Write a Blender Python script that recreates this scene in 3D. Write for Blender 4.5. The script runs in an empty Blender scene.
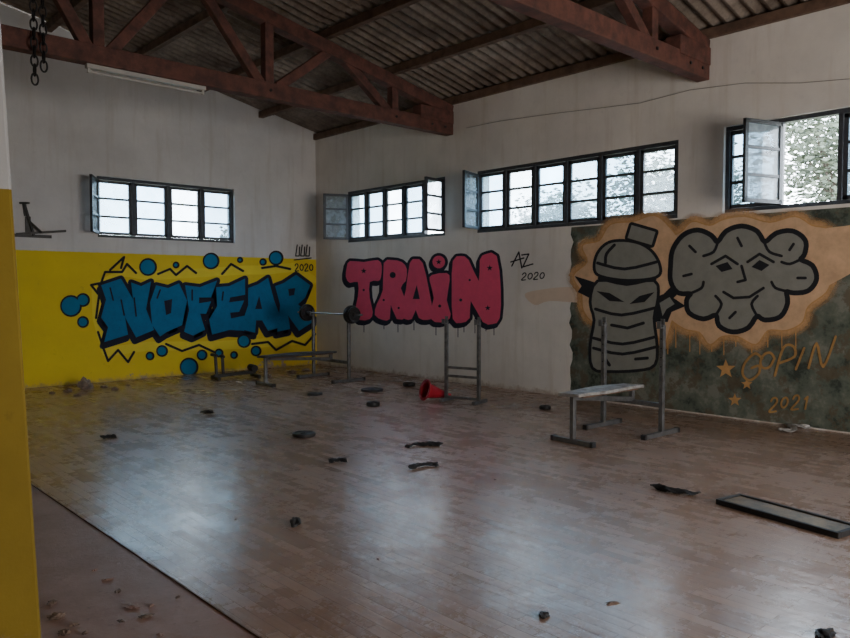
import bpy, bmesh, math, random
from mathutils import Vector, Matrix
from mathutils.geometry import tessellate_polygon
random.seed(7)
# ---------------------------------------------------------------- camera
F=737.0; TH=math.radians(42.9); PH=math.atan(31/737.0); H=1.6
XR=8.87; YF=12.9; XL=-7.1; YB=-4.0; RIDGE=0.88
fw=Vector((math.sin(TH)*math.cos(PH),math.cos(TH)*math.cos(PH),-math.sin(PH)))
rt=Vector((math.cos(TH),-math.sin(TH),0)); up=rt.cross(fw)
C0=Vector((0,0,H))
def ray(u,v): return fw+rt*((u-425)/F)-up*((v-319)/F)
def hitR(u,v,x=XR):
    d=ray(u,v); return C0+d*((x)/d.x)
def hitF(u,v,y=YF):
    d=ray(u,v); return C0+d*((y)/d.y)
def hitG(u,v,z=0.0):
    d=ray(u,v); return C0+d*((z-H)/d.z)
cam=bpy.data.cameras.new('camera'); co=bpy.data.objects.new('camera',cam)
bpy.context.scene.collection.objects.link(co)
co.location=C0; co.rotation_euler=(math.pi/2-PH,0,-TH)
cam.sensor_width=36; cam.lens=36*F/850; cam.clip_end=300
bpy.context.scene.camera=co
COL=bpy.context.scene.collection
# ---------------------------------------------------------------- materials
def nt(name):
    m=bpy.data.materials.new(name); m.use_nodes=True
    n=m.node_tree; b=n.nodes['Principled BSDF']
    return m,n,n.nodes,n.links,b
def noise(n,scale,detail=4,rough=.6,vec=None):
    t=n.nodes.new('ShaderNodeTexNoise'); t.inputs['Scale'].default_value=scale
    t.inputs['Detail'].default_value=detail; t.inputs['Roughness'].default_value=rough
    if vec is not None: n.links.new(vec,t.inputs['Vector'])
    return t.outputs['Fac']
def ramp(n,fac,stops):
    r=n.nodes.new('ShaderNodeValToRGB'); e=r.color_ramp.elements
    while len(e)<len(stops): e.new(.5)
    for i,(p,c) in enumerate(stops):
        e[i].position=p; e[i].color=(*c,1) if len(c)==3 else c
    n.links.new(fac,r.inputs['Fac']); return r.outputs['Color']
def mixc(n,fac,a,b,mode='MIX'):
    m=n.nodes.new('ShaderNodeMix'); m.data_type='RGBA'; m.blend_type=mode
    for s,val in ((m.inputs[0],fac),(m.inputs[6],a),(m.inputs[7],b)):
        if isinstance(val,(int,float)): s.default_value=val
        elif isinstance(val,tuple): s.default_value=(*val,1)
        else: n.links.new(val,s)
    return m.outputs[2]
def math_(n,op,a,b=0.0,clamp=False):
    m=n.nodes.new('ShaderNodeMath'); m.operation=op; m.use_clamp=clamp
    for s,val in ((m.inputs[0],a),(m.inputs[1],b)):
        if isinstance(val,(int,float)): s.default_value=val
        else: n.links.new(val,s)
    return m.outputs[0]
def bump(n,b,h,strength=.3,dist=.01):
    k=n.nodes.new('ShaderNodeBump'); k.inputs['Strength'].default_value=strength; k.inputs['Distance'].default_value=dist
    n.links.new(h,k.inputs['Height']); n.links.new(k.outputs[0],b.inputs['Normal'])
def pos(n):
    g=n.nodes.new('ShaderNodeNewGeometry'); s=n.nodes.new('ShaderNodeSeparateXYZ')
    n.links.new(g.outputs['Position'],s.inputs[0]); return g.outputs['Position'],s.outputs
def simple(name,c,rough=.6,metal=0.0,var=.25,scale=12,bs=.15,c2=None):
    m,n,N,L,b=nt(name); P,_=pos(n)
    f=noise(n,scale,5,.65,P)
    c2=c2 or tuple(x*(1-var) for x in c)
    col=ramp(n,f,[(.35,c2),(.65,c)])
    L.new(col,b.inputs['Base Color']); b.inputs['Roughness'].default_value=rough; b.inputs['Metallic'].default_value=metal
    if bs: bump(n,b,f,bs,.01)
    return m
def paint(name,c,var=.18,patch=None):
    m,n,N,L,b=nt(name); P,_=pos(n)
    f=noise(n,6,6,.7,P)
    col=ramp(n,f,[(.3,tuple(x*(1-var) for x in c)),(.7,c)])
    if patch:
        g=noise(n,22,4,.6,P); col=mixc(n,ramp(n,g,[(.62,(0,0,0)),(.66,(1,1,1))]),col,patch)
    L.new(col,b.inputs['Base Color']); b.inputs['Roughness'].default_value=.85
    return m
def softpaint(name,c):
    m,n,N,L,b=nt(name); P,_=pos(n)
    a=N.new('ShaderNodeAttribute'); a.attribute_name='spray'
    f=noise(n,40,3,.6,P); f2=noise(n,5,3,.6,P)
    al=math_(n,'MULTIPLY',a.outputs['Fac'],math_(n,'ADD',math_(n,'MULTIPLY',f,.6),f2),True)
    b.inputs['Base Color'].default_value=(*c,1); b.inputs['Roughness'].default_value=.85
    L.new(al,b.inputs['Alpha']); return m
WHITE=(.70,.69,.68)
def wallmat(name,yellow,zsplit=2.2,white=WHITE,ycol=(.83,.63,.035),ycol2=(.70,.52,.035)):
    m,n,N,L,b=nt(name); P,s=pos(n)
    f=noise(n,.9,7,.65,P); f2=noise(n,9,6,.7,P)
    w=mixc(n,ramp(n,f,[(.35,(0,0,0)),(.72,(1,1,1))]),white,tuple(x*.80 for x in white))
    w=mixc(n,ramp(n,f2,[(.60,(0,0,0)),(.78,(.4,.4,.4))]),w,tuple(x*.66 for x in white))
    mp=N.new('ShaderNodeMapping'); mp.inputs['Scale'].default_value=(4,4,.35); L.new(P,mp.inputs['Vector'])
    st=noise(n,1.6,5,.6,mp.outputs[0])
    w=mixc(n,ramp(n,st,[(.53,(0,0,0)),(.75,(.55,.55,.55))]),w,(white[0]*.72,white[1]*.68,white[2]*.62))
    col=w
    if yellow:
        wob=math_(n,'ADD',s[2],math_(n,'MULTIPLY',math_(n,'SUBTRACT',f2,.5),.02))
        k=math_(n,'LESS_THAN',wob,zsplit)
        y=mixc(n,ramp(n,f,[(.3,(0,0,0)),(.75,(1,1,1))]),ycol,ycol2)
        y=mixc(n,ramp(n,f2,[(.62,(0,0,0)),(.75,(.6,.6,.6))]),y,tuple(q*.6 for q in ycol2))
        # chipped paint low on the wall
        ch=math_(n,'SUBTRACT',noise(n,2.2,7,.75,P),math_(n,'MULTIPLY',s[2],.28))
        y=mixc(n,ramp(n,ch,[(.56,(0,0,0)),(.575,(1,1,1))]),y,(.42,.34,.27))
        col=mixc(n,k,col,y)
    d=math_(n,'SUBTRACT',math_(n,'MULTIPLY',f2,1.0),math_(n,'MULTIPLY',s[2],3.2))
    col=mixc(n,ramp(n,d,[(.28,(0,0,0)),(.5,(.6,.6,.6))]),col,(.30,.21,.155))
    L.new(col,b.inputs['Base Color']); b.inputs['Roughness'].default_value=.9
    bump(n,b,f2,.25,.015); return m
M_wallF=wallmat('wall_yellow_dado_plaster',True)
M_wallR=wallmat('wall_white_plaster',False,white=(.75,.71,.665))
M_pillar=wallmat('pillar_plaster',True,2.02,white=(.40,.40,.40),ycol=(.24,.165,.012),ycol2=(.16,.105,.009))  # shade put into the colour: wall paint darkened against the fill lamp
M_wood=simple('truss_wood',(.15,.056,.040),.75,0,.6,6,.5,(.055,.023,.018))
M_purlin=simple('purlin_wood',(.17,.10,.066),.75,0,.55,6,.3)
M_frame=simple('window_frame_paint',(.05,.055,.065),.5,0,.4,20,.1)
M_steel=simple('grey_steel',(.20,.205,.215),.42,.55,.45,14,.1)
M_dsteel=simple('dark_steel',(.07,.068,.066),.5,.4,.4,14,.1)
M_chrome=simple('chrome_steel',(.32,.33,.34),.3,.9,.4,18,.05)
M_black=simple('black_rubber',(.014,.014,.016),.65,0,.4,20,.15)
M_iron=simple('cast_iron',(.022,.021,.022),.5,.3,.5,20,.2)
M_pad=simple('torn_bench_vinyl',(.38,.37,.355),.65,0,.5,10,.3,(.17,.15,.14))
M_darkpad=simple('dark_bench_vinyl',(.06,.06,.065),.6,0,.5,14,.3)
M_cone=simple('red_plastic',(.48,.008,.028),.7,0,.3,9,.02)
M_rag=simple('dark_cloth',(.012,.012,.015),.9,0,.4,20,.3)
M_gold=simple('tarnished_brown_panel',(.24,.165,.07),.45,.1,.7,7,.2,(.05,.035,.02))
M_rubble=simple('plaster_rubble',(.26,.18,.14),.9,0,.5,30,.3)
M_sheet=simple('plastic_film',(.35,.34,.33),.4,0,.4,10,.2)
M_tube=simple('lamp_white_enamel',(.45,.43,.40),.5,0,.15,10,0)
M_cable=simple('cable_grey',(.24,.22,.20),.7)
M_bark=simple('tree_bark',(.10,.08,.06),.9,0,.4,10,.3)
M_grass=simple('ground_earth',(.14,.14,.08),.95,0,.4,2,.2)
M_leaf=simple('tree_leaf',(.12,.14,.095),.8,0,.5,3,0)
def ceilmat():
    m,n,N,L,b=nt('corrugated_roof_sheet'); P,s=pos(n)
    f=noise(n,1.2,7,.75,P); f2=noise(n,14,5,.6,P)
    col=ramp(n,f,[(.32,(.075,.055,.042)),(.48,(.18,.142,.112)),(.68,(.33,.28,.235))])
    col=mixc(n,ramp(n,f2,[(.5,(0,0,0)),(.8,(.6,.6,.6))]),col,(.055,.04,.03))
    L.new(col,b.inputs['Base Color']); b.inputs['Roughness'].default_value=.9; return m
M_roof=ceilmat()
def floormat():
    m,n,N,L,b=nt('worn_parquet_laminate'); P,s=pos(n)
    mp=N.new('ShaderNodeMapping'); mp.inputs['Rotation'].default_value=(0,0,math.pi/2); L.new(P,mp.inputs['Vector'])
    br=N.new('ShaderNodeTexBrick'); L.new(mp.outputs[0],br.inputs['Vector'])
    br.inputs['Scale'].default_value=1; br.inputs['Brick Width'].default_value=.42; br.inputs['Row Height'].default_value=.075
    br.inputs['Mortar Size'].default_value=.0022; br.inputs['Mortar Smooth'].default_value=.5
    br.inputs['Color1'].default_value=(.225,.135,.095,1); br.inputs['Color2'].default_value=(.42,.275,.20,1); br.inputs['Mortar'].default_value=(.14,.085,.062,1)
    br.offset=.37
    mp2=N.new('ShaderNodeMapping'); mp2.inputs['Scale'].default_value=(14,1.2,1); L.new(P,mp2.inputs['Vector'])
    g=noise(n,3,5,.6,mp2.outputs[0])
    col=mixc(n,.35,br.outputs['Color'],ramp(n,g,[(.3,(.22,.135,.095)),(.7,(.44,.30,.225))]))
    d=noise(n,.55,7,.7,P); d2=noise(n,6.5,7,.78,P); d3=noise(n,34,4,.7,P)
    col=mixc(n,ramp(n,d,[(.40,(0,0,0)),(.66,(.45,.45,.45))]),col,(.40,.305,.245))
    col=mixc(n,ramp(n,d2,[(.55,(0,0,0)),(.69,(.6,.6,.6))]),col,(.17,.105,.076))
    col=mixc(n,ramp(n,d3,[(.60,(0,0,0)),(.72,(.5,.5,.5))]),col,(.47,.38,.32))
    L.new(col,b.inputs['Base Color'])
    bw=N.new('ShaderNodeRGBToBW'); L.new(br.outputs['Color'],bw.inputs[0])
    r=math_(n,'ADD',math_(n,'MULTIPLY',noise(n,1.8,7,.78,P),.34),math_(n,'MULTIPLY',d2,.12))
    r=math_(n,'ADD',r,math_(n,'MULTIPLY',bw.outputs[0],.28))
    L.new(math_(n,'SUBTRACT',r,.015),b.inputs['Roughness'])
    b.inputs['Specular IOR Level'].default_value=.7
    mp3=N.new('ShaderNodeMapping'); mp3.inputs['Scale'].default_value=(12,2.2,1); L.new(P,mp3.inputs['Vector'])
    h=math_(n,'ADD',math_(n,'MULTIPLY',br.outputs['Fac'],-.6),math_(n,'MULTIPLY',noise(n,2,4,.6,mp3.outputs[0]),.6))
    h=math_(n,'ADD',h,math_(n,'MULTIPLY',bw.outputs[0],.8))
    h=math_(n,'ADD',h,math_(n,'MULTIPLY',noise(n,3.2,3,.6,P),2.0))
    bump(n,b,h,.4,.006); return m
M_floor=floormat()
def bare():
    m,n,N,L,b=nt('bare_reddish_floor'); P,s=pos(n)
    f=noise(n,2.2,7,.7,P); f2=noise(n,18,5,.7,P)
    col=ramp(n,f,[(.3,(.26,.155,.12)),(.7,(.38,.24,.195))])
    col=mixc(n,ramp(n,f2,[(.58,(0,0,0)),(.74,(.7,.7,.7))]),col,(.17,.10,.075))
    L.new(col,b.inputs['Base Color']); b.inputs['Roughness'].default_value=.5; bump(n,b,f2,.3,.01); return m
M_bare=bare()
def glassmat(name,dust,tint):
    m=bpy.data.materials.new(name); m.use_nodes=True; n=m.node_tree; N=n.nodes; L=n.links
    N.remove(N['Principled BSDF']); out=N['Material Output']
    P,_=pos(n); oi=N.new('ShaderNodeObjectInfo')
    t=N.new('ShaderNodeBsdfTransparent')
    L.new(ramp(n,oi.outputs['Random'],[(.0,tuple(q*.62 for q in tint)),(.35,tint),(.6,tuple(q*.78 for q in tint)),(1,(.92,.95,.97))]),t.inputs[0])
    d=N.new('ShaderNodeBsdfTranslucent'); d.inputs[0].default_value=(.70,.78,.84,1)
    df=N.new('ShaderNodeBsdfDiffuse'); df.inputs[0].default_value=(.72,.80,.86,1)
    ad=N.new('ShaderNodeMixShader'); ad.inputs[0].default_value=.5; L.new(d.outputs[0],ad.inputs[1]); L.new(df.outputs[0],ad.inputs[2])
    g=N.new('ShaderNodeBsdfGlossy'); g.inputs['Roughness'].default_value=.08
    dd=math_(n,'ADD',noise(n,3,5,.7,P),math_(n,'MULTIPLY',math_(n,'SUBTRACT',oi.outputs['Random'],.5),.35))
    m1=N.new('ShaderNodeMixShader'); L.new(ramp(n,dd,[(.3,(dust*.4,)*3),(.7,(min(1,dust*2.2),)*3)]),m1.inputs[0])
    L.new(t.outputs[0],m1.inputs[1]); L.new(ad.outputs[0],m1.inputs[2])
    m2=N.new('ShaderNodeMixShader'); m2.inputs[0].default_value=.04
    L.new(m1.outputs[0],m2.inputs[1]); L.new(g.outputs[0],m2.inputs[2]); L.new(m2.outputs[0],out.inputs[0]); return m
M_glass=glassmat('dusty_window_glass',.13,(.62,.76,.85)); M_glass2=glassmat('brightened_dusty_sash_glass',.25,(.90,.96,1.0))  # second glass, for open sashes: dust made paler to imitate window light
def camo():
    m,n,N,L,b=nt('dark_camouflage_paint'); P,_=pos(n)
    f=noise(n,3.0,5,.7,P); f2=noise(n,3.6,6,.75,P)
    col=ramp(n,f,[(.38,(.034,.044,.036)),(.44,(.08,.10,.078)),(.54,(.125,.14,.112)),(.60,(.18,.185,.155))])
    col=mixc(n,ramp(n,f2,[(.52,(0,0,0)),(.57,(.75,.75,.75))]),col,(.10,.076,.045))
    L.new(col,b.inputs['Base Color']); b.inputs['Roughness'].default_value=.8; return m
M_camo=camo()
P_black=paint('spray_black',(.012,.013,.018)); P_blue=paint('spray_blue',(.010,.18,.38),.25,(.01,.13,.28))
P_navy=paint('spray_navy',(.014,.016,.036)); P_yel=paint('spray_lemon',(.88,.71,.06),.08)
P_blue2=paint('spray_blue_dots',(.012,.19,.38)); P_red=paint('spray_red',(.86,.10,.20),.12)
P_peach=paint('spray_peach',(.70,.46,.28),.3); P_orange=paint('spray_orange',(.58,.32,.12),.35)
P_tag=paint('spray_orange_tag',(.46,.26,.09),.45)
P_grey=paint('spray_grey',(.26,.262,.235),.2)
P_faint=paint('spray_faint_peach',(.68,.54,.43),.1)
P_soft=softpaint('spray_orange_mist',(.62,.36,.17))
# ---------------------------------------------------------------- object helpers
def link(o,parent=None):
    COL.objects.link(o)
    if parent: o.parent=parent
    return o
def empty(name,loc,label,cat,rz=0,group=None):
    o=bpy.data.objects.new(name,None); o.empty_display_size=.2; o.location=loc; o.rotation_euler=(0,0,rz)
    link(o); o['label']=label; o['category']=cat
    if group: o['group']=group
    return o
def mk(name,bm,mat,parent=None,smooth=False,bevel=0,label=None,cat=None,kind=None,group=None,loc=None):
    me=bpy.data.meshes.new(name); bmesh.ops.recalc_face_normals(bm,faces=bm.faces[:]) if smooth or bevel else None
    bm.to_mesh(me); bm.free(); me.materials.append(mat)
    o=bpy.data.objects.new(name,me); link(o,parent)
    if loc is not None: o.location=loc
    if smooth:
        for p in me.polygons: p.use_smooth=True
        try: me.set_sharp_from_angle(angle=math.radians(40))
        except Exception: pass
    if bevel:
        b=o.modifiers.new('bevel','BEVEL'); b.width=bevel; b.segments=2; b.limit_method='ANGLE'
    if label: o['label']=label
    if cat: o['category']=cat
    if kind: o['kind']=kind
    if group: o['group']=group
    return o
def box(bm,c,s,R=None):
    r=bmesh.ops.create_cube(bm,size=1)
    M=Matrix.Translation(Vector(c))@(R.to_4x4() if R else Matrix())@Matrix.Diagonal((*s,1))
    bmesh.ops.transform(bm,matrix=M,verts=r['verts'])
def beam(bm,p0,p1,w,h,upv=(0,0,1)):
    p0=Vector(p0);p1=Vector(p1); d=p1-p0; x=d.normalized(); u=Vector(upv)
    if abs(x.dot(u))>.98: u=Vector((0,1,0))
    y=u.cross(x).normalized(); z=x.cross(y)
    R=Matrix((x,y,z)).transposed(); box(bm,(p0+p1)/2,(d.length,w,h),R)
def tube(bm,p0,p1,r0,r1=None,seg=16,caps=True):
    p0=Vector(p0);p1=Vector(p1); d=p1-p0; r1=r0 if r1 is None else r1
    R=d.to_track_quat('Z','Y').to_matrix().to_4x4()
    r=bmesh.ops.create_cone(bm,cap_ends=caps,segments=seg,radius1=r0,radius2=r1,depth=d.length)
    bmesh.ops.transform(bm,matrix=Matrix.Translation((p0+p1)/2)@R,verts=r['verts'])
def lathe(bm,prof,seg=40,M=None):
    rings=[]
    for r,z in prof:
        rings.append([bm.verts.new((r*math.cos(2*math.pi*i/seg),r*math.sin(2*math.pi*i/seg),z)) for i in range(seg)])
    for a,b in zip(rings,rings[1:]):
        for i in range(seg):
            j=(i+1)%seg; bm.faces.new((a[i],a[j],b[j],b[i]))
    if M: bmesh.ops.transform(bm,matrix=M,verts=[v for r in rings for v in r])
# ---------------------------------------------------------------- shell
bm=bmesh.new(); box(bm,((XL+XR)/2,(YB+YF)/2,-.103),(XR-XL+.6,YF-YB+.6,.2)); mk('floor',bm,M_bare,kind='structure',label='bare reddish floor slab',cat='floor')
SX=1.70
bm=bmesh.new(); box(bm,((SX+XR)/2,(YB+YF)/2,-.004),(XR-SX,YF-YB,.012)); mk('floor_parquet',bm,M_floor,kind='structure',label='worn brown parquet laminate covering',cat='floor')
bm=bmesh.new(); box(bm,(SX,(YB+YF)/2,.0005),(.010,YF-YB,.006)); mk('trim_1',bm,simple('seam_strip',(.20,.13,.10),.6),kind='structure',label='thin edge strip of the parquet',cat='trim')
def wall(name,mat,mp,a0,a1,z0,z1,ops,th,extra=None,lab=''):
    A=sorted({a0,a1,*[o[0] for o in ops],*[o[1] for o in ops]}); Z=sorted({z0,z1,*[o[2] for o in ops],*[o[3] for o in ops]})
    bm=bmesh.new()
    def q(pts): 
        bm.faces.new([bm.verts.new(mp(*p)) for p in pts])
    for i in range(len(A)-1):
        for j in range(len(Z)-1):
            ca=(A[i]+A[i+1])/2; cz=(Z[j]+Z[j+1])/2
            if any(o[0]<ca<o[1] and o[2]<cz<o[3] for o in ops): continue
            for t in (0,th): q([(A[i],Z[j],t),(A[i+1],Z[j],t),(A[i+1],Z[j+1],t),(A[i],Z[j+1],t)])
    for o in ops:
        b0,b1,c0,c1=o[:4]
        q([(b0,c0,0),(b0,c1,0),(b0,c1,th),(b0,c0,th)]); q([(b1,c0,0),(b1,c1,0),(b1,c1,th),(b1,c0,th)])
        q([(b0,c0,0),(b1,c0,0),(b1,c0,th),(b0,c0,th)]); q([(b0,c1,0),(b1,c1,0),(b1,c1,th),(b0,c1,th)])
    q([(a0,z1,0),(a1,z1,0),(a1,z1,th),(a0,z1,th)]); q([(a0,z0,0),(a0,z1,0),(a0,z1,th),(a0,z0,th)]); q([(a1,z0,0),(a1,z1,0),(a1,z1,th),(a1,z0,th)])
    if extra:
        for t in (0,th): q([(a,z,t) for a,z in extra])
    bmesh.ops.remove_doubles(bm,verts=bm.verts[:],dist=1e-5)
    return mk(name,bm,mat,kind='structure',label=lab,cat='wall')
def yR(u): return hitR(u,250).y
def xF(u): return hitF(u,250).x
G1=(yR(445),yR(348),2.5,3.5); G2=(yR(677),yR(477),2.5,3.5); G3=(yR(722)-.645*6,yR(722),2.52,3.57)
FW=(xF(98),xF(235),2.46,3.49)
ZT=4.80; SL=.2
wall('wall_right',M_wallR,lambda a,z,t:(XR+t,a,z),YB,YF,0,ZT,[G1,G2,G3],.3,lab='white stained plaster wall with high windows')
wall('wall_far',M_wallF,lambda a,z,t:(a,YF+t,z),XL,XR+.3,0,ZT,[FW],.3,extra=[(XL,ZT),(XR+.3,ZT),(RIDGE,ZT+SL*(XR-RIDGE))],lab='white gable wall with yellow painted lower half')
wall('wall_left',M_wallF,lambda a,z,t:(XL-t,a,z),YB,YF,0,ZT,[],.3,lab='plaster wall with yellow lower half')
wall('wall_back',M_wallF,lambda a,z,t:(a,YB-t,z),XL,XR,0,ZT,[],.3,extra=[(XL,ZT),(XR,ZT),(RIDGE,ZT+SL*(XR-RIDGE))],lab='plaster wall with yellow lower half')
# corrugated roof
bm=bmesh.new(); per=.177; ny=int((YF-YB+.4)/per*6)
for sgn in (1,-1):
    L_=(XR+.5-RIDGE); npan=5
    for k in range(npan):
        f0=k/npan; f1=(k+1)/npan+.02
        rows=[]
        for f,dz in ((f0,.012),(f1,-.012)):
            x=RIDGE+sgn*L_*f; row=[]
            for j in range(ny+1):
                y=YB-.2+j*per/6
                row.append(bm.verts.new((x,y,ZT+.04+SL*(XR-RIDGE)-SL*L_*f+dz+.026*math.cos(2*math.pi*y/per))))
            rows.append(row)
        for j in range(ny): bm.faces.new((rows[0][j],rows[0][j+1],rows[1][j+1],rows[1][j]))
mk('ceiling',bm,M_roof,smooth=True,kind='structure',label='corrugated roof sheets with brown stains',cat='ceiling')
def roofz(x): return ZT+SL*(XR-RIDGE)-SL*abs(x-RIDGE)
for sgn in (1,-1):
    for x in [RIDGE+sgn*(.3+i*1.28) for i in range(7)]:
        if sgn<0 and x<-4: continue
        bm=bmesh.new(); beam(bm,(x,YB,roofz(x)-.07),(x,YF-.01,roofz(x)-.07),.10,.12)
        mk('roof_purlin',bm,M_purlin,bevel=.008,label='long brown timber purlin under the roof sheets',cat='purlin',group='timber purlins carrying the roof sheets')
def truss(Y):
    e=empty('roof_truss',(RIDGE,Y,4.16),'dark red-brown timber roof truss with web members','roof truss',group='timber roof trusses')
    zl=4.16
    def T(x,z): return (x-RIDGE,0,z-zl)
    tc=lambda x: roofz(x)-.235
    bm=bmesh.new(); beam(bm,T(XL+.01,4.28),T(XR-.005,4.28),.17,.22); mk('bottom_chord',bm,M_wood,e,bevel=.012)
    for sgn in (1,-1):
        xe=XR-.01 if sgn>0 else XL+.01
        bm=bmesh.new(); beam(bm,T(RIDGE,tc(RIDGE)),T(xe,tc(xe)),.17,.19); mk('top_chord',bm,M_wood,e,bevel=.012)
        bm=bmesh.new(); a=T(xe-sgn*.75,4.21); b=T(xe,4.21); beam(bm,(a[0],0,4.45-zl),(b[0],0,4.45-zl),.2,.22); mk('heel_block',bm,M_wood,e,bevel=.012)
        for i in range(4):
            xp=XR-1.27-2.245*i if sgn>0 else XL+1.27+2.245*i
            if i==3: 
                if sgn<0: continue
                xp=RIDGE
            bm=bmesh.new(); beam(bm,T(xp,4.36),T(xp,tc(xp)),.13,.13); mk('post',bm,M_wood,e,bevel=.008)
            if i<3:
                xm=xp-sgn*1.12
                for q in (.28,-.28):
                    bm=bmesh.new(); beam(bm,T(xm+sgn*q*.3,tc(xm)),T(xp-sgn*.12 if q>0 else xp-sgn*2.1,4.36),.11,.13); mk('brace',bm,M_wood,e,bevel=.008)
    for x in (XR-.2,XR-.5,XR-1.27,XR-1.27-2.245):
        bm=bmesh.new(); a=T(x,4.28); tube(bm,(a[0],-.10,a[2]),(a[0],.10,a[2]),.02,seg=8); mk('bolt',bm,M_iron,e)
for Y in (8.92,4.45): truss(Y)
# cable along right wall
pts=[hitR(u,v,XR-.012) for u,v in ((466,128),(500,121),(550,114),(600,108),(640,103),(690,90),(745,83),(800,83),(860,78))]
bm=bmesh.new()
for a,b in zip(pts,pts[1:]): tube(bm,a,b,.0035,seg=8)
mk('wall_cable',bm,M_cable,label='thin sagging cable strung along the white wall',cat='cable')
# ---------------------------------------------------------------- windows
wn=[0]
def casement_mesh(w,h):
    bm=bmesh.new(); t=.046; d=.04
    box(bm,(t/2,0,h/2),(t,d,h)); box(bm,(w-t/2,0,h/2),(t,d,h)); box(bm,(w/2,0,t/2),(w,d,t)); box(bm,(w/2,0,h-t/2),(w,d,t))
    for f in (1/3,2/3): box(bm,(w/2,0,h*f),(w,d*.8,.034))
    return bm
def window(ops,n,frameat,axis,opens,lab='',extra_closed=()):
    wn[0]+=1; a0,a1,z0,z1=ops; W=a1-a0; hgt=z1-z0
    if axis=='R': loc=(XR+frameat,a1,z0); rz=-math.pi/2
    else: loc=(a0,YF+frameat,z0); rz=0
    bm=bmesh.new(); t=.05; d=.09
    box(bm,(W/2,0,t/2),(W,d,t)); box(bm,(W/2,0,hgt-t/2),(W,d,t))
    cw=W/n
    for i in range(n+1):
        x=min(max(i*cw,t/2),W-t/2); box(bm,(x,0,hgt/2),(t,d,hgt-2*t))
    o=mk('window_%d'%wn[0],bm,M_frame,kind='structure',label=lab,cat='window',bevel=.004); o.location=loc; o.rotation_euler=(0,0,rz)
    lw=cw-.055; lh=hgt-2*t-.01
    jobs=[(i,*opens.get(i,(0,0))) for i in range(n)]+[(i,0,0) for i in extra_closed]
    for i,ang,side in jobs:
        bm=casement_mesh(lw,lh); c=mk('casement',bm,M_frame,o)
        x0=i*cw+.0275
        if side==0:
            c.location=(x0,.0 if ang==0 else -.06,t+.005); c.rotation_euler=(0,0,-math.radians(ang))
        else:
            c.location=(x0+lw,-.06,t+.005); c.rotation_euler=(0,0,math.pi+math.radians(ang))
        bm=bmesh.new(); box(bm,(lw/2,0,lh/2),(lw-.06,.005,lh-.06)); mk('glass_pane',bm,M_glass2 if ang>0 else M_glass,c)
    return o
window(FW,4,.10,'F',{0:(119,0)},lab='dark-framed casement strip window with an inner sash open',extra_closed=(0,))
window(G1,5,.05,'R',{0:(115,0),4:(98,1)},lab='dark-framed strip window with end sashes swung inward',extra_closed=(0,))
window(G2,6,.05,'R',{0:(72,0)},lab='long dark-framed strip window with an inner sash open',extra_closed=(0,))
window(G3,6,.10,'R',{1:(109,0)},lab='dark-framed strip window with one sash swung inward')
# ---------------------------------------------------------------- graffiti
def cr(pts,n=5,closed=True):
    out=[]; m=len(pts)
    for i in range(m if closed else m-1):
        g=(lambda k:pts[k%m]) if closed else (lambda k:pts[min(max(k,0),m-1)])
        p0,p1,p2,p3=g(i-1),g(i),g(i+1),g(i+2)
        for j in range(n):
            t=j/n
            out.append(tuple(.5*((2*b)+(c-a)*t+(2*a-5*b+4*c-d)*t*t+(-a+3*b-3*c+d)*t**3) for a,b,c,d in zip(p0,p1,p2,p3)))
    if not closed: out.append(pts[-1])
    return out
class Wall:
    def __init__(s,kind): s.k=kind
    def __call__(s,u,v,off):
        p=hitR(u,v) if s.k=='R' else hitF(u,v)
        return Vector((p.x-off,p.y,p.z)) if s.k=='R' else Vector((p.x,p.y-off,p.z))
WRt,WFt=Wall('R'),Wall('F')
def fillp(bm,W,pts,off):
    tri=tessellate_polygon([[Vector((x,y,0)) for x,y in pts]])
    vs=[bm.verts.new(W(x,y,off)) for x,y in pts]
    for t in tri:
        try: bm.faces.new([vs[i] for i in t])
        except Exception: pass
def strokep(bm,W,pts,w,off,closed=False):
    n=len(pts); segs=range(n if closed else n-1); e_=.00005
    for i in segs:
        a=Vector(pts[i]);b=Vector(pts[(i+1)%n]); d=b-a
        if d.length<1e-6: continue
        q=Vector((-d.y,d.x)).normalized()*w/2; o_=off+e_*(1+(i%5))
        bm.faces.new([bm.verts.new(W(*p,o_)) for p in (a+q,b+q,b-q,a-q)])
    for i,p in enumerate(pts):
        o_=off-e_*(i%5)
        ring=[(p[0]+w/2*math.cos(k*math.pi/4),p[1]+w/2*math.sin(k*math.pi/4)) for k in range(8)]
        bm.faces.new([bm.verts.new(W(x,y,o_)) for x,y in ring])
def circ(cx,cy,r,n=20): return [(cx+r*math.cos(2*math.pi*i/n),cy+r*math.sin(2*math.pi*i/n)) for i in range(n)]
def gempty(W,u,v,label,cat='graffiti',name='graffiti_lettering'):
    p=W(u,v,.001); return empty(name,p,label,cat)
def gm(name,bm,mat,e,par=None):
    bmesh.ops.transform(bm,matrix=Matrix.Translation(-e.location),verts=bm.verts[:]); return mk(name,bm,mat,par or e)
def gs(name,W,mat,e,strokes,w,off):
    for s_ in strokes:
        bm=bmesh.new(); strokep(bm,W,s_,w,off); gm(name,bm,mat,e)
def gf(name,W,mat,e,polys,off):
    for s_ in polys:
        bm=bmesh.new(); fillp(bm,W,s_,off); gm(name,bm,mat,e)
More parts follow.
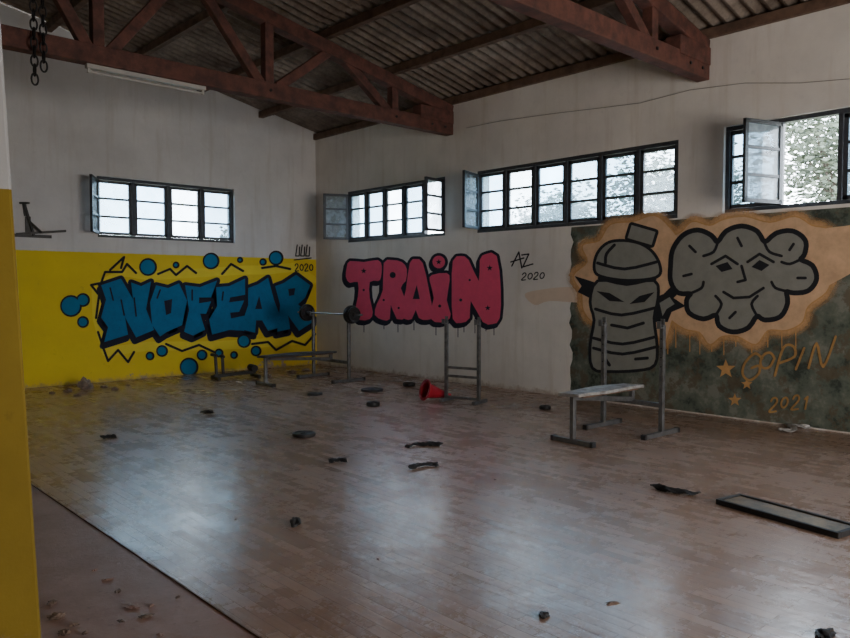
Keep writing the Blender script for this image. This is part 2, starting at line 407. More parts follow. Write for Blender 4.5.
def soft(name,W,mat,e,loop,win,wout,off,closed=True,amp=1.0):
    n=len(loop); bm=bmesh.new(); lay=bm.verts.layers.float.new('spray'); rows=[]
    for i in range(n):
        a=Vector(loop[(i-1)%n] if closed else loop[max(i-1,0)]); b=Vector(loop[(i+1)%n] if closed else loop[min(i+1,n-1)])
        d=(b-a).normalized(); q=Vector((d.y,-d.x)); c=Vector(loop[i]); row=[]
        for t,al in ((-win,0),(-win*.4,.8*amp),(0,amp),(wout*.4,.85*amp),(wout*.7,.4*amp),(wout,0)):
            v=bm.verts.new(W(*(c+q*t),off)); v[lay]=al; row.append(v)
        rows.append(row)
    for i in range(n if closed else n-1):
        A_,B_=rows[i],rows[(i+1)%n]
        for k in range(5): bm.faces.new((A_[k],A_[k+1],B_[k+1],B_[k]))
    gm(name,bm,mat,e)
# blue lettering
e=gempty(WFt,205,342,'blue graffiti lettering reading NOFEAR with black outlines on yellow wall')
LET={'N':[(101,318),(106,299),(101,284),(121,277),(133,299),(131,281),(141,285),(151,280),(146,309),(154,331),(136,339),(125,318),(128,336),(116,340),(104,344),(108,328)],
'O':[(150,302),(156,284),(168,287),(179,282),(187,300),(182,326),(167,333),(160,338),(152,326)],
'F':[(185,284),(200,286),(217,279),(211,297),(199,297),(199,303),(211,301),(206,314),(200,314),(205,331),(193,337),(184,333),(189,310)],
'E':[(216,286),(229,285),(245,277),(245,294),(230,297),(229,302),(244,300),(239,312),(230,313),(231,319),(249,315),(244,332),(229,331),(212,336),(209,320),(217,306)],
'A':[(248,287),(258,283),(268,276),(274,300),(284,327),(268,332),(262,321),(256,321),(255,334),(240,330),(248,305)],
'R':[(275,285),(283,282),(296,273),(310,284),(305,297),(298,304),(315,321),(299,332),(288,316),(290,330),(277,333),(280,305)]}
LET={k_:[(x,308+(y-308)*.95) for x,y in p] for k_,p in LET.items()}
gs('lemon_halo',WFt,P_yel,e,[[(102,284),(125,272),(150,276),(180,274),(215,272),(246,270),(268,270),(295,267),(312,280)],[(314,322),(300,340),(250,344),(200,346),(150,346),(106,352),(97,318),(96,290)]],9,.0012)
bm=bmesh.new()
for k_,p in LET.items():
    strokep(bm,WFt,p,6.5,.002,True); fillp(bm,WFt,p,.0024)
    c2=[(x-1.5,y+4) for x,y in p]; strokep(bm,WFt,c2,6,.002,True); fillp(bm,WFt,c2,.0016)
gm('letter_outline',bm,P_navy,e)
for i,(k_,p) in enumerate(LET.items()):
    bm=bmesh.new(); fillp(bm,WFt,p,.004+.0004*i); gm('letter',bm,P_blue,e)
gf('letter_counter',WFt,P_navy,e,[[(164,301),(172,299),(171,313),(166,315)],[(255,309),(259,296),(262,309)],[(288,289),(295,288),(294,295),(289,296)]],.007)
gs('letter_line',WFt,P_navy,e,[[(121,300),(124,315)],[(134,298),(136,316)],[(110,288),(113,300)],[(223,292),(222,300)],[(192,290),(192,300)],[(300,308),(304,316)],[(160,290),(157,298)]],1.6,.0072)
gs('jagged_outline',WFt,P_black,e,[[(96,318),(99,295),(91,285),(101,283),(105,272),(122,272),(127,264),(136,273)],[(158,274),(170,269),(176,275),(187,266),(196,273)],[(222,274),(231,264),(243,271)],[(262,268),(276,266),(290,269)],
[(98,332),(104,350),(108,361),(118,350),(128,362),(134,352)],[(166,344),(182,351),(199,345),(214,352)],[(252,344),(268,342),(276,350),(292,341),(305,345),(315,334)],[(110,270),(124,257),(121,268)]],2.4,.003)
for (x,y,r) in ((148,267,8),(71,306,10),(83,300,6),(83,322,5),(211,261,7.5),(276,258,6.5),(263,262,2.8),(240,260,2.2),(189,367,8.5),(162,351,5),(150,356,3.5),(202,355,4.5),(244,341,6),(256,351,4.5),(234,355,3),(219,353,3.5),(176,265,2.5)):
    bm=bmesh.new(); fillp(bm,WFt,circ(x,y,r+1),.0034); o=gm('paint_dot',bm,P_black,e)
    bm=bmesh.new(); fillp(bm,WFt,circ(x-.3,y,r-.8),.0045); gm('dot_fill',bm,P_blue2,e,o)
GL={'2':[[(0,.25),(.15,.03),(.5,0),(.7,.2),(.6,.45),(0,1),(.8,.97)]],'0':[circ(.4,.5,.42,12)+[(.82,.5)]],'1':[[(.1,.2),(.4,0),(.4,1)]],
'G':[[(.95,.12),(.5,-.1),(.05,.3),(0,.8),(.45,1.1),(.9,.8),(.85,.45),(.45,.55)]],'O':[circ(.45,.5,.45,9)+[(.95,.4)]],'P':[[(.0,1.2),(.2,-.05),(.75,-.1),(.9,.35),(.1,.65)]],
'I':[[(.5,-.1),(.25,1.1)]],'N':[[(-.05,1.05),(.15,-.05),(.75,1.0),(1.15,-.35)]]}
def text(W,s,x,y,w,h,adv,off,sw,mat,e,slope=0,slant=0,nm='tag_writing',jit=0):
    for i,ch in enumerate(s):
        bm=bmesh.new(); jy=jit*math.sin(i*2.3+1); k=1+.12*jit/2*math.cos(i*3.1)
        for st in GL[ch]:
            st=cr(st,4,False) if ch in 'GOPN2I' else st
            strokep(bm,W,[(x+i*adv+a*w*k-slant*b*h,y+jy+b*h*k+slope*i*adv) for a,b in st],sw,off)
        gm(nm,bm,mat,e)
e=gempty(WFt,303,274,'small black graffiti tag with strokes above the year 2020','graffiti tag','graffiti_tag')
text(WFt,'2020',295,264,4,7,4.8,.008,1.1,P_black,e)
gs('tag_writing',WFt,P_black,e,[[(x,245),(x-1.5,256),(x+2,256),(x+2.5,247)] for x in (297,302,307)]+[[(294,260),(311,258)]],1.2,.0065)
# TRAIN
e=gempty(WRt,425,322,'coral-pink bubble graffiti lettering reading TRAIN on white wall')
TR={'T':[(347,267),(350,261),(364,262),(378,260),(382,266),(381,278),(378,281),(370,282),(370,298),(373,312),(370,319),(360,320),(355,312),(358,297),(358,282),(350,283),(346,277)],
'R':[(384,263),(392,260),(402,262),(407,269),(406,281),(401,288),(408,305),(407,317),(397,319),(391,305),(390,319),(383,320),(375,315),(377,304),(383,290)],
'A':[(410,263),(416,259),(423,263),(429,289),(433,315),(427,320),(419,318),(416,310),(412,319),(405,319),(401,312),(406,290)],
'N':[(453,261),(461,256),(469,260),(479,281),(480,260),(486,254),(497,256),(501,289),(500,318),(493,324),(483,322),(471,301),(470,318),(461,323),(453,319),(452,290)]}
TRc={k_:cr(p,2) for k_,p in TR.items()}
TRc['I']=cr([(432,275),(447,273),(450,280),(447,300),(451,314),(447,321),(435,322),(430,314),(434,298),(430,281)],2)
TRc['dot']=circ(439,262,6.4,14)
bm=bmesh.new()
for k_,c in TRc.items():
    strokep(bm,WRt,c,5.5,.002,True); fillp(bm,WRt,c,.0026)
    c=[(x-1.5,y+2.6) for x,y in c]; strokep(bm,WRt,c,5,.0014,True)
gm('letter_outline',bm,P_navy,e)
gs('paint_drip',WRt,P_navy,e,[[(x,318),(x,323+l)] for (x,l) in ((364,9),(384,6),(398,9),(414,7),(436,12),(446,6),(458,14),(464,9),(475,10),(486,8),(494,12))],.8,.0010)
for i,(k_,c) in enumerate(TRc.items()):
    bm=bmesh.new(); fillp(bm,WRt,c,.0042+.0003*i); gm('letter',bm,P_red,e)
def star(x,y,r): return [(x+(r if i%2==0 else r*.42)*math.sin(i*math.pi/5),y-(r if i%2==0 else r*.42)*math.cos(i*math.pi/5)) for i in range(10)]
gf('letter_counter',WRt,P_navy,e,[circ(393,275,3),[(413,299),(417,285),(420,299)],star(364,271,3),star(439,262,3),star(490,268,3.2),star(488,308,3)]+[circ(x,y,r,7) for (x,y,r) in ((364,290,1.2),(461,300,1.6),(470,280,1.2),(399,308,1.2),(384,300,1.2),(440,306,1.6))],.007)
e=gempty(WRt,528,284,'small black graffiti tag with the year 2020','graffiti tag','graffiti_tag')
text(WRt,'2020',523,273,5,7,6,.004,1.1,P_black,e,-.05,.2)
gs('tag_writing',WRt,P_black,e,[[(512,266),(519,252),(522,268)],[(511,262),(524,258)],[(522,255),(529,254),(523,267),(533,264)]],1.4,.0045)
# MURAL
p=hitR(572,250); e=empty('wall_mural',(XR-.001,1.5,0.02),'camouflage wall mural with spray can figure and orange writing','mural')
bm=bmesh.new(); pr=[]
random.seed(3)
for i in range(24): pr.append((p.y+random.uniform(-.03,.04),.02+i*2.46/23))
pl=[Vector((XR-.002,y,z)) for y,z in pr]+[Vector((XR-.002,YB+.1,2.48)),Vector((XR-.002,YB+.1,.02))]
tri=tessellate_polygon([[Vector((v.y,v.z,0)) for v in pl]]); vs=[bm.verts.new(v) for v in pl]
for t in tri: bm.faces.new([vs[i] for i in t])
gm('background_paint',bm,M_camo,e)
A=cr([(582,292),(574,276),(588,262),(583,246),(600,241),(611,225),(634,222),(654,216),(668,226),(678,242),(668,262),(680,280),(682,300),(672,320),(664,344),(654,330),(640,336),(632,324),(612,326),(594,322),(584,310)],4)
B=cr([(662,262),(666,242),(682,232),(693,222),(710,226),(724,220),(745,217),(770,223),(795,217),(812,226),(828,230),(830,246),(846,258),(834,274),(826,292),(808,306),(802,322),(786,330),(768,330),(756,344),(738,336),(722,336),(710,344),(700,332),(684,328),(668,314),(670,290)],4)
soft('orange_mist',WRt,P_soft,e,A,4,9,.0036); soft('orange_mist',WRt,P_soft,e,B,4,10,.0039)
bm=bmesh.new(); strokep(bm,WRt,A,2.5,.0050,True); gm('cloud_edge',bm,P_orange,e)
bm=bmesh.new(); strokep(bm,WRt,B,2.5,.0050,True); gm('cloud_edge',bm,P_orange,e)
gf('peach_cloud',WRt,P_peach,e,[A],.0062); gf('peach_cloud',WRt,P_peach,e,[B],.0066)
gf('peach_cloud',WRt,P_peach,e,[cr([(812,236),(845,226),(880,222),(905,222),(905,258),(880,262),(850,274),(818,286)],3)],.0058)
gf('faint_overspray',WRt,P_faint,e,[cr([(525,294),(545,289),(570,287),(584,290),(584,302),(550,301),(535,305)],4)],.0035)
can=[[(632,225),(656,232),(652,245),(628,238)],
 cr([(596,268),(599,254),(609,244),(624,242),(640,245),(652,253),(659,266),(656,276),(628,279),(602,275)],4),
 cr([(599,282),(627,286),(654,282),(657,298),(653,318),(656,345),(654,364),(638,369),(610,370),(594,367),(592,345),(596,320),(592,302)],3)]
bm=bmesh.new()
for i,c in enumerate(can): strokep(bm,WRt,c,6,.009,True); fillp(bm,WRt,c,.0094+.0001*i)
strokep(bm,WRt,[(630,247),(638,238)],9,.0086); strokep(bm,WRt,[(601,278),(627,283),(654,279)],6,.0098)
fillp(bm,WRt,[(600,284),(588,280),(575,276),(582,286),(578,292),(590,298),(597,306)],.0096)
fillp(bm,WRt,[(654,298),(664,294),(676,282),(682,290),(674,298),(686,306),(672,312),(668,322),(655,322)],.0096)
gm('spray_can_outline',bm,P_black,e)
gf('spray_can_fill',WRt,P_grey,e,can[0:1],.011); gf('spray_can_fill',WRt,P_grey,e,can[1:],.0112)
gf('spray_can_fill',WRt,P_grey,e,[[(660,303),(670,297),(675,304),(667,309),(663,316)]],.0112)
gf('spray_can_mark',WRt,P_black,e,[[(597,291),(610,293),(625,302),(610,301)],[(630,304),(640,296),(655,292),(645,302)]],.013)
gs('spray_can_line',WRt,P_black,e,[cr([(598,263),(625,269),(657,262)],3,False),cr([(615,245),(607,254),(606,263)],3,False),cr([(596,309),(622,315),(655,308)],3,False),cr([(594,338),(623,344),(655,337)],3,False),cr([(594,348),(623,354),(656,347)],3,False),[(612,325),(628,328),(644,323)],[(606,359),(610,365)],[(636,359),(648,358)]],3,.0135)
# compact wide lobed piece
O1=cr([(672,266),(674,250),(684,236),(698,231),(711,236),(718,243),(727,232),(742,227),(757,232),(765,243),(777,234),(793,232),(805,241),(804,254),(800,260),(812,266),(816,279),(808,290),(794,292),(786,291),(787,303),(780,316),(765,319),(757,315),(748,327),(733,331),(720,325),(717,314),(704,318),(690,312),(688,300),(692,293),(679,292),(672,281)],3)
bm=bmesh.new(); fillp(bm,WRt,O1,.0094); strokep(bm,WRt,O1,7,.009,True); gm('abstract_piece_outline',bm,P_black,e)
bm=bmesh.new(); fillp(bm,WRt,O1,.011); gm('abstract_piece_fill',bm,P_grey,e)
bm=bmesh.new(); strokep(bm,WRt,O1,3,.0118,True); gm('abstract_piece_outline',bm,P_black,e)
gs('abstract_piece_line',WRt,P_black,e,[cr(q,3,False) for q in [[(718,243),(714,252),(704,256)],[(765,243),(770,252),(782,256)],[(800,260),(790,264),(782,262)],[(786,291),(776,288),(772,282)],[(717,314),(722,304),(716,296)],[(757,315),(752,304),(758,296)],[(692,293),(702,288),(704,282)],[(690,246),(696,252)],[(794,244),(790,250)],[(684,276),(692,274)],[(798,278),(806,278)],[(730,318),(736,312)],[(738,238),(742,246)]]]
 +[[(712,264),(726,256),(738,264)],[(748,262),(760,254),(774,262)],[(742,266),(746,280),(738,282)],[(724,292),(734,298),(750,297),(764,288)]],2.8,.013)
gf('abstract_mark',WRt,P_black,e,[[(716,266),(728,262),(733,269),(722,272)],[(752,267),(760,260),(770,265),(762,271)]],.0135)
text(WRt,'GOPIN',746,354,16,20,17,.008,2.5,P_tag,e,-.12,.2,'orange_writing',2)
text(WRt,'2021',772,397,8,13,11,.008,2,P_tag,e,-.04,.2,'orange_writing',1)
for (x,y,r) in ((726,369,10),(747,384,6),(735,400,7)):
    bm=bmesh.new(); fillp(bm,WRt,star(x,y,r),.006); gm('orange_star',bm,P_orange,e)
gs('paint_drip',WRt,P_orange,e,[[(x,325),(x,340+random.random()*16)] for x in (604,628,668,676,690,700,712,724,736,752,768,782,796)],1.0,.0047)
# ---------------------------------------------------------------- pillar
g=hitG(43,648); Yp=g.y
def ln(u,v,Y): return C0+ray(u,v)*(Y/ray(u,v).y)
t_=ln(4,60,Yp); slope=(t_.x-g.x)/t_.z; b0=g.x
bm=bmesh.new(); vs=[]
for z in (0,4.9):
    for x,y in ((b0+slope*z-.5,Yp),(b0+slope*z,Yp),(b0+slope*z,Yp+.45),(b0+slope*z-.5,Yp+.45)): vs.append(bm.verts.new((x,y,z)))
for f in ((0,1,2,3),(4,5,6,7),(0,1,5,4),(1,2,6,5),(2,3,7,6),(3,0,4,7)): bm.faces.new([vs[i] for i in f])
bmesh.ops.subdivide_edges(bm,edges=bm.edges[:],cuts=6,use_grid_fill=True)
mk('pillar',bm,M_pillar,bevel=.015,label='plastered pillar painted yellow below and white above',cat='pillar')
# ---------------------------------------------------------------- gym equipment
def bench(loc,rz,label,L=1.05,Wd=.75,hu=1.22,padm=M_pad,padz=.5):
    e=empty('weight_bench',loc,label,'weight bench',rz)
    s=.05
    for sy in (-1,1):
        y=sy*Wd/2
        bm=bmesh.new(); beam(bm,(0,y,.05),(0,y,hu),s,s,(0,1,0)); mk('upright',bm,M_steel,e,bevel=.005)
        bm=bmesh.new(); beam(bm,(-.32,y,.025),(.3,y,.025),s,s); mk('foot',bm,M_steel,e,bevel=.005)
        for x in (-.335,.315):
            bm=bmesh.new(); box(bm,(x,y,.027),(.035,.06,.054)); mk('foot_cap',bm,M_black,e,bevel=.004)
        bm=bmesh.new(); box(bm,(-.045,y,hu-.03),(.05,.05,.012)); box(bm,(-.075,y,hu+.0),(.012,.05,.08)); box(bm,(0.0,y,hu+.02),(.012,.05,.09)); mk('bar_hook',bm,M_steel,e,bevel=.003)
        for z in (.75,.85,.95,1.05):
            if z<hu-.08:
                bm=bmesh.new(); tube(bm,(-.028,y,z),(.028,y,z),.008,seg=8); mk('adjustment_pin',bm,M_iron,e)
    bm=bmesh.new(); beam(bm,(0,-Wd/2,.33),(0,Wd/2,.33),s,s); mk('crossbar',bm,M_steel,e,bevel=.005)
    bm=bmesh.new(); beam(bm,(0,0,.36),(-L,0,padz-.075),s,s); beam(bm,(0,0,.33),(0,0,padz-.05),s,s,(0,1,0)); mk('spine_tube',bm,M_steel,e,bevel=.005)
    bm=bmesh.new(); beam(bm,(-L,0,.05),(-L,0,padz-.05),s,s,(0,1,0)); mk('front_leg',bm,M_steel,e,bevel=.005)
    bm=bmesh.new(); beam(bm,(-L,-.24,.025),(-L,.24,.025),s,s); mk('foot',bm,M_steel,e,bevel=.005)
    for y in (-.25,.25):
        bm=bmesh.new(); box(bm,(-L,y,.028),(.062,.035,.056)); mk('foot_cap',bm,M_black,e,bevel=.004)
    bm=bmesh.new(); bmesh.ops.create_grid(bm,x_segments=24,y_segments=8,size=.5)
    for v in bm.verts:
        x,y=v.co.x,v.co.y
        v.co=Vector((-L/2-.02+x*(L+.12),y*.27,padz-.02+.006*math.sin(7*x+3*y)-.006*abs(x*2)**3+random.uniform(-.0012,.0012)))
    ex=bmesh.ops.extrude_face_region(bm,geom=bm.faces[:])
    for v in [g for g in ex['geom'] if isinstance(g,bmesh.types.BMVert)]: v.co.z-=.035
    mk('seat_pad',bm,padm,e,smooth=True,bevel=.008)
    bm=bmesh.new(); box(bm,(-L/2,0,padz-.065),(L*.95,.22,.014)); mk('pad_board',bm,M_purlin,e)
    return e
bench((7.27,4.43,.003),math.radians(-2),'grey steel weight bench with barbell uprights and torn pale pad',hu=1.2,padz=.55)
bench((7.55,10.55,.003),0,'grey steel weight bench with uprights holding a loaded barbell',L=1.3,Wd=1.05,hu=1.14,padm=M_darkpad,padz=.52)
e=empty('barbell',(7.505,10.55,1.155),'steel barbell with a black weight plate on each end','barbell')
bm=bmesh.new(); tube(bm,(0,-.95,0),(0,.95,0),.015); mk('bar',bm,M_chrome,e,smooth=True)
def plate(name,e,r,th,M,mat=M_iron):
    bm=bmesh.new(); prof=[(.018,-th*.5),(r*.28,-th*.5),(r*.32,-th*.3),(r*.78,-th*.3),(r*.84,-th*.5),(r*.97,-th*.5),(r,-th*.35),(r,th*.35),(r*.97,th*.5),(r*.84,th*.5),(r*.78,th*.3),(r*.32,th*.3),(r*.28,th*.5),(.018,th*.5),(.018,-th*.5)]
    lathe(bm,prof,40,M); return mk(name,bm,mat,e,smooth=True)
RY=Matrix.Rotation(math.pi/2,4,'X')
plate('weight_plate',e,.155,.06,Matrix.Translation((0,-.66,0))@RY); plate('weight_plate',e,.155,.06,Matrix.Translation((0,.66,0))@RY)
plate('weight_plate',e,.13,.04,Matrix.Translation((0,-.73,0))@RY)
for y in (-.6,.6):
    bm=bmesh.new(); tube(bm,(0,y-.02,0),(0,y+.02,0),.028); mk('collar',bm,M_chrome,e,smooth=True)
# low stand
p=hitG(228,379)
e=empty('low_weight_stand',(p.x,p.y,.003),'low black steel stand with discs standing by the yellow wall','exercise stand',math.radians(-10))
bm=bmesh.new(); beam(bm,(-.25,0,.06),(.5,0,.10),.06,.06); mk('frame_tube',bm,M_iron,e,bevel=.006)
for x in (-.22,.5):
    bm=bmesh.new(); beam(bm,(x,-.22,.03),(x,.22,.03),.05,.05); mk('foot',bm,M_iron,e,bevel=.005)
for x in (-.2,-.08):
    bm=bmesh.new(); beam(bm,(x,0,.06),(x-.02,0,.44),.045,.045,(0,1,0)); mk('upright',bm,M_iron,e,bevel=.005)
bm=bmesh.new(); beam(bm,(-.24,-.14,.43),(-.24,.14,.43),.06,.05); mk('roller_pad',bm,M_black,e,bevel=.015)
bm=bmesh.new(); beam(bm,(-.1,-.1,.40),(-.1,.1,.40),.05,.05); mk('roller_pad',bm,M_black,e,bevel=.015)
bm=bmesh.new(); tube(bm,(.45,-.12,.17),(.45,.12,.17),.06); mk('roller_pad',bm,M_black,e,smooth=True)
# squat stand
a=hitG(447,401); b=hitG(478,404); mid=(a+b)/2; dirv=(b-a); rz=math.atan2(dirv.y,dirv.x)
e=empty('squat_stand',(mid.x,mid.y,.003),'slim grey steel squat stand with two uprights and crossbars','squat stand',rz)
W2=dirv.length+.02
for sx in (-1,1):
    x=sx*W2/2
    bm=bmesh.new(); beam(bm,(x,0,.04),(x,0,1.13),.045,.045,(0,1,0)); mk('upright',bm,M_steel,e,bevel=.004)
    bm=bmesh.new(); beam(bm,(x,-.16,.022),(x,.22,.022),.045,.045); mk('foot',bm,M_steel,e,bevel=.004)
    bm=bmesh.new(); box(bm,(x,-.05,1.10),(.045,.07,.012)); box(bm,(x,-.09,1.13),(.045,.012,.07)); box(bm,(x,0,1.16),(.045,.012,.08)); mk('bar_hook',bm,M_steel,e)
for z in (.36,.48,.06):
    bm=bmesh.new(); beam(bm,(-W2/2,0,z),(W2/2,0,z),.035,.035); mk('crossbar',bm,M_steel,e,bevel=.004)
# cone (lying, tip resting on the floor)
p=hitG(425,401)
e=empty('traffic_cone',(p.x,p.y,.003),'small red plastic cone lying on its side by the wall','traffic cone')
ax=Vector((rt.x,rt.y,0)).normalized(); ax=(ax*.88+Vector((fw.x,fw.y,0)).normalized()*.47).normalized()
ax=(ax+Vector((0,0,-.28))).normalized()
R=ax.to_track_quat('Z','Y').to_matrix().to_4x4()
down=Matrix.Translation((0,0,.155))@R@Matrix.Scale(1.18,4)
bm=bmesh.new(); lathe(bm,[(.105,0),(.10,.01),(.045,.25),(.028,.36),(.020,.365),(.020,.355),(.09,.01),(.105,0)],36,down); mk('cone_body',bm,M_cone,e,smooth=True)
bm=bmesh.new(); lathe(bm,[(.09,-.005),(.128,-.008),(.13,.004),(.105,.012),(.09,.006),(.09,-.005)],36,down); mk('cone_base',bm,M_cone,e,smooth=True)
# ---------------------------------------------------------------- loose plates and debris
def floorplate(u,v,r,th,lab='round black iron weight plate lying on the floor'):
    p=hitG(u,v); z=th/2+.003
    o=plate('weight_plate',None,r,th,Matrix(),M_iron); o.location=(p.x,p.y,z); o['label']=lab; o['category']='weight plate'; o['group']='loose weight plates on the floor'
floorplate(304,436,.125,.035); floorplate(372,391,.17,.035); floorplate(315,395,.11,.03); floorplate(373,406,.09,.05); floorplate(545,409,.075,.04); floorplate(408,371,.13,.03); floorplate(409,386,.1,.05)
def lump(name,u,v,sx,sy,sz,mat,lab,cat,seed,rz=0,group=None,k=1.0):
    p=hitG(u,v); rnd=random.Random(seed); bm=bmesh.new(); bmesh.ops.create_icosphere(bm,subdivisions=3,radius=1)
    ph=[(rnd.uniform(2,6)*k,rnd.uniform(0,6),Vector((rnd.uniform(-1,1),rnd.uniform(-1,1),rnd.uniform(-1,1)))) for _ in range(9)]
    for w in bm.verts:
        c=w.co.copy(); f=1+.16*sum(math.sin(a*c.dot(d)*2+b) for a,b,d in ph)/1.5
        w.co=Vector((c.x*sx*f,c.y*sy*f,max(c.z*sz*f,-sz*.35)))
    zm=min(w.co.z for w in bm.verts)
    for w in bm.verts: w.co.z-=zm
    o=mk(name,bm,mat,smooth=True,label=lab,cat=cat,group=group); o.location=(p.x,p.y,.003); o.rotation_euler=(0,0,rz); return o
def rag(u,v,L,W,lab,seed,rz,mat=M_rag,name='cloth_rag',cat='rag'):
    p=hitG(u,v); rnd=random.Random(seed); bm=bmesh.new(); nx,ny=22,7
    g=[[None]*(ny+1) for _ in range(nx+1)]
    a=[rnd.uniform(0,6) for _ in range(8)]
    for i in range(nx+1):
        for j in range(ny+1):
            s=i/nx-.5; t=j/ny-.5
            w=W*(.45+.4*math.sin(5*s+a[0])+.25*math.sin(13*s+a[1]))
            w=max(w,W*.12)
            x=s*L+.02*math.sin(9*t+a[2]); y=t*w+W*.5*math.sin(4.5*s+a[3])+.2*W*math.sin(11*s+a[6])
            z=.012+.022*abs(math.sin(6*s+5*t+a[4]))*(1-abs(t))+.012*math.sin(17*s+8*t+a[5])
            g[i][j]=bm.verts.new((x,y,max(z,.004)))
    for i in range(nx):
        for j in range(ny): bm.faces.new((g[i][j],g[i+1][j],g[i+1][j+1],g[i][j+1]))
    o=mk(name,bm,mat,smooth=True,label=lab,cat=cat); o.location=(p.x,p.y,.004); o.rotation_euler=(0,0,rz)
    s=o.modifiers.new('solid','SOLIDIFY'); s.thickness=.006; s.offset=1
RZ=-TH
rag(423,447,.36,.10,'crumpled black cloth strip on the parquet',1,RZ+.25)
rag(423,468,.24,.09,'small crumpled black rag on the parquet',2,RZ+.1)
rag(675,493,.34,.10,'crumpled black glove-like rag on the floor',3,RZ-.3)
rag(338,463,.13,.06,'small black scrap of cloth',4,RZ)
rag(108,439,.13,.05,'small dark scrap of cloth',5,RZ)
rag(207,414,.14,.05,'small dark scrap of cloth',6,RZ-.2)
rag(795,430,.48,.22,'crumpled pale plastic film beside the wall',7,RZ+.2,M_sheet,'plastic_film','plastic film')
rag(672,405,.10,.06,'small dark scrap on the floor',14,RZ)
lump('rubber_lump',295,526,.035,.03,.04,M_black,'small black rubber stopper on the floor','debris',8)
lump('rubber_lump',544,617,.03,.022,.018,M_black,'small black scrap on the floor','debris',9)
lump('rubber_lump',825,637,.06,.04,.02,M_black,'black scrap on the floor','debris',10)
for i,(u,v,s) in enumerate(((57,618,.035),(52,604,.025),(64,634,.03),(74,626,.018),(85,634,.015))):
    lump('plaster_chunk',u,v,s,s*.8,s*.4,M_rubble,'broken plaster chunk at the pillar foot','rubble',20+i,i,'plaster rubble at the pillar foot',1.5)
for i,(u,v,s) in enumerate(((108,580,.03),(118,592,.025),(132,607,.045),(146,617,.03),(152,606,.02),(121,622,.02),(95,571,.015),(178,598,.015),(160,636,.02),(612,604,.03),(475,455,.012),(495,480,.012),(300,470,.012),(236,520,.012),(378,560,.01),(640,480,.012),(560,500,.01))):
    lump('floor_flake',u,v,s,s*.6,.005,M_rubble if i%2 else M_bare,'small flake of broken floor material','debris',40+i,i,'scattered flakes on the floor',1.5)
M_rub2=simple('dirty_plaster_debris',(.34,.26,.21),.9,0,.6,16,.3)
for i,(u,v,s) in enumerate(((86,389,.10),(68,392,.075),(104,388,.06),(77,396,.05),(268,378,.09),(292,373,.08),(306,371,.07),(388,371,.05),(52,394,.05),(115,390,.05),(128,386,.04))):
    lump('plaster_chunk',u,v,s,s*.7,s*(1.1 if i==0 else .5),M_rub2 if i%2==0 else M_rubble,'broken plaster chunk near the wall foot','rubble',60+i,i,'plaster rubble along the wall',1.4)
c=[hitG(718,505),hitG(737,498),hitG(856,529),hitG(845,543)]
cen=sum(c,Vector())/4; ux=((c[2]+c[3])/2-(c[0]+c[1])/2); Lf=ux.length; wf=((c[1]-c[0]).length+(c[2]-c[3]).length)/2
e=empty('fallen_frame',(cen.x,cen.y,.003),'long narrow black frame with tarnished brown panel lying flat','frame',math.atan2(ux.y,ux.x))
Wf=max(.22,wf*.9)
t=.028
for c_,s_ in (((0,Wf/2-t/2,.02),(Lf,t,.04)),((0,-Wf/2+t/2,.02),(Lf,t,.04)),((Lf/2-t/2,0,.02),(t,Wf-2*t,.04)),((-Lf/2+t/2,0,.02),(t,Wf-2*t,.04))):
    bm=bmesh.new(); box(bm,c_,s_); mk('frame_border',bm,M_black,e,bevel=.005)
bm=bmesh.new(); box(bm,(0,0,.02),(Lf-2*t,Wf-2*t,.016)); mk('inner_panel',bm,M_gold,e)
# ---------------------------------------------------------------- lamp
a=hitF(86,78,8.92); b=hitF(205,98,8.92)
e=empty('tube_lamp',((a.x+b.x)/2,8.92,4.172),'long white fluorescent tube fitting under the truss chord','lamp')
Lx=(b.x-a.x)/2
bm=bmesh.new(); box(bm,(0,0,-.025),(2*Lx,.08,.05)); mk('lamp_housing',bm,M_tube,e,bevel=.006)
bm=bmesh.new(); tube(bm,(-Lx+.04,0,-.085),(Lx-.04,0,-.085),.014); mk('fluorescent_tube',bm,M_tube,e,smooth=True)
for x in (-Lx+.03,Lx-.03):
    bm=bmesh.new(); box(bm,(x,0,-.075),(.03,.035,.05)); mk('tube_holder',bm,M_tube,e)
# ---------------------------------------------------------------- chains
def chain(u,vb,name='hanging_chain'):
    p=hitF(u,vb,8.75); zt_=roofz(p.x)-.14; bm=bmesh.new(); z=p.z; i=0; h=.125
    while z<zt_+.05:
        maj,mn,r=h/2,.034,.010; n=14; ring=[]
        for k in range(n):
            a=2*math.pi*k/n; cx_=mn*math.cos(a); cz_=maj*math.sin(a); t_=Vector((-mn*math.sin(a),0,maj*math.cos(a))).normalized(); nn=t_.cross(Vector((0,1,0)))
            rr=[]
            for q in range(6):
                b_=2*math.pi*q/6; v=Vector((cx_,0,cz_))+nn*r*math.cos(b_)+Vector((0,1,0))*r*math.sin(b_)
                if i%2: v=Vector((v.y,v.x,v.z))
                rr.append(bm.verts.new(v+Vector((0,0,z-p.z+maj))))
            ring.append(rr)
        for k in range(n):
            A_,B_=ring[k],ring[(k+1)%n]
            for q in range(6): bm.faces.new((A_[q],A_[(q+1)%6],B_[(q+1)%6],B_[q]))
        z+=h-.028; i+=1
    o=mk(name,bm,M_iron,smooth=True,label='heavy dark iron chain hanging from the roof timbers',cat='chain',group='chains hanging from the roof'); o.location=(p.x,p.y,p.z)
chain(35,85); chain(44,72)
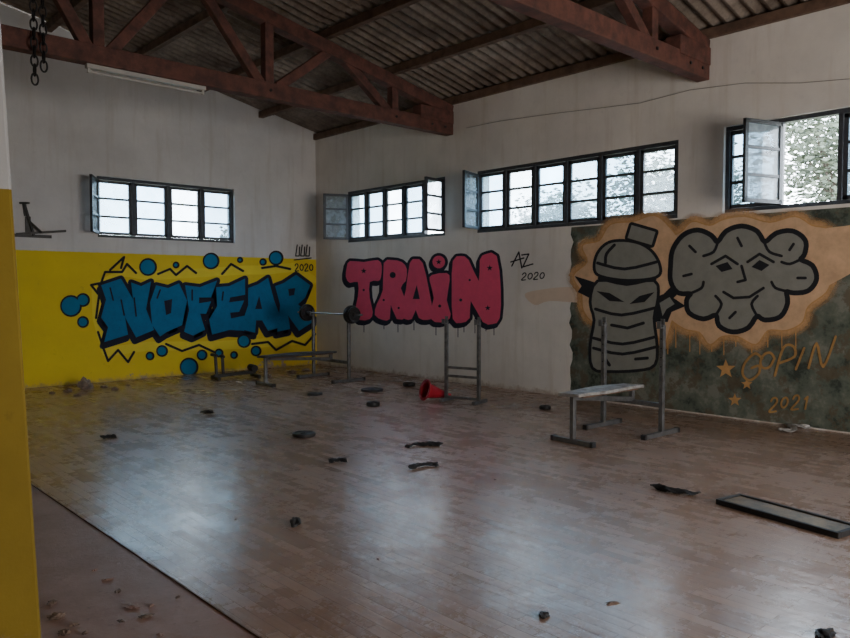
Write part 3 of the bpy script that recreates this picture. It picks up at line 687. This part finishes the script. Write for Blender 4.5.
# ---------------------------------------------------------------- wall bracket (far wall)
p=hitF(33,236)
e=empty('wall_bracket',(p.x,YF,p.z),'dark steel exercise bracket with handles fixed to the wall','wall bracket')
def PL(u,v,off): 
    q=hitF(u,v,YF-off); return q-Vector((p.x,YF,p.z))
bm=bmesh.new(); box(bm,PL(33,236,.01),(.55,.02,.05)); box(bm,PL(28,226,.012),(.08,.024,.3)); mk('wall_plate',bm,M_dsteel,e,bevel=.003)
bm=bmesh.new(); beam(bm,PL(24,203,.06),PL(34,236,.03),.035,.035); beam(bm,PL(20,203,.02),PL(29,203,.2),.03,.03); beam(bm,PL(24,203,.02),PL(26,216,.02),.05,.05); mk('upper_arm',bm,M_dsteel,e,bevel=.003)
bm=bmesh.new(); beam(bm,PL(30,222,.03),PL(42,233,.1),.035,.035); beam(bm,PL(16,234,.02),PL(66,231,.12),.035,.035); mk('lower_arm',bm,M_dsteel,e,bevel=.003)
# ---------------------------------------------------------------- outside
bm=bmesh.new(); box(bm,(20,10,-.5),(160,160,.2)); mk('ground',bm,M_grass,kind='structure',label='earth ground outside',cat='ground')
def tree(x,y,h,r,seed,n=4500,ls=.10):
    rnd=random.Random(seed)
    e=empty('tree',(x,y,-.4),'leafy green tree standing outside the windows','tree',group='trees outside the windows')
    bm=bmesh.new(); tube(bm,(0,0,0),(.1,.1,h*.55),.16,.10,10)
    cl=[]
    for i in range(18):
        a=rnd.uniform(0,6.28); q=rnd.uniform(.2,.75)*r; c=Vector((q*math.cos(a),q*math.sin(a),h*.62+rnd.uniform(-.35,.5)*r)); cl.append((c,rnd.uniform(.35,.55)*r))
        tube(bm,(.1,.1,h*rnd.uniform(.35,.52)),c,.05,.015,6)
    mk('trunk',bm,M_bark,e)
    bm=bmesh.new()
    for i in range(n):
        c,q=rnd.choice(cl); d=Vector((rnd.gauss(0,1),rnd.gauss(0,1),rnd.gauss(0,1))).normalized()*q*rnd.random()**.4
        M=Matrix.Translation(c+d)@Matrix.Rotation(rnd.uniform(0,6.28),4,'Z')@Matrix.Rotation(rnd.uniform(0,3),4,'X'); s=ls*rnd.uniform(.6,1.3)
        bm.faces.new([bm.verts.new(M@Vector(v)) for v in ((-s,0,0),(0,-s*.5,0),(s,0,0),(0,s*.5,0))])
    o=mk('foliage',bm,M_leaf,e); o['kind']='stuff'
tree(16.5,5.0,7.0,2.3,1,9000,.075); tree(20,11,7.4,2.4,2,7000,.085); tree(23,17.5,6.4,2.2,3,5000); tree(16,-1.2,7,2.3,4,3000); tree(15,26,5.3,1.8,5,2500)
# ---------------------------------------------------------------- light
w=bpy.data.worlds.new('world'); bpy.context.scene.world=w; w.use_nodes=True; n=w.node_tree
bg=n.nodes['Background']; bg.inputs[1].default_value=25.0
tc=n.nodes.new('ShaderNodeTexCoord'); sp=n.nodes.new('ShaderNodeSeparateXYZ'); n.links.new(tc.outputs['Generated'],sp.inputs[0])
rc=n.nodes.new('ShaderNodeValToRGB'); rc.color_ramp.elements[0].color=(.88,.94,1,1); rc.color_ramp.elements[1].color=(.62,.80,1,1); rc.color_ramp.elements[0].position=.05
n.links.new(sp.outputs[2],rc.inputs[0]); n.links.new(rc.outputs[0],bg.inputs[0])
def area(loc,target,sx,sy,e,c):
    l=bpy.data.lights.new('fill_light','AREA'); l.shape='RECTANGLE'; l.size=sx; l.size_y=sy; l.energy=e; l.color=c
    o=bpy.data.objects.new('fill_light',l); o.location=loc; o.rotation_euler=(Vector(target)-Vector(loc)).to_track_quat('-Z','Y').to_euler(); link(o)
area((4.2,-3.7,1.6),(6,8,1.8),4,2.4,430,(1,.95,.90))  # added fill lamp inside the back wall, behind the camera
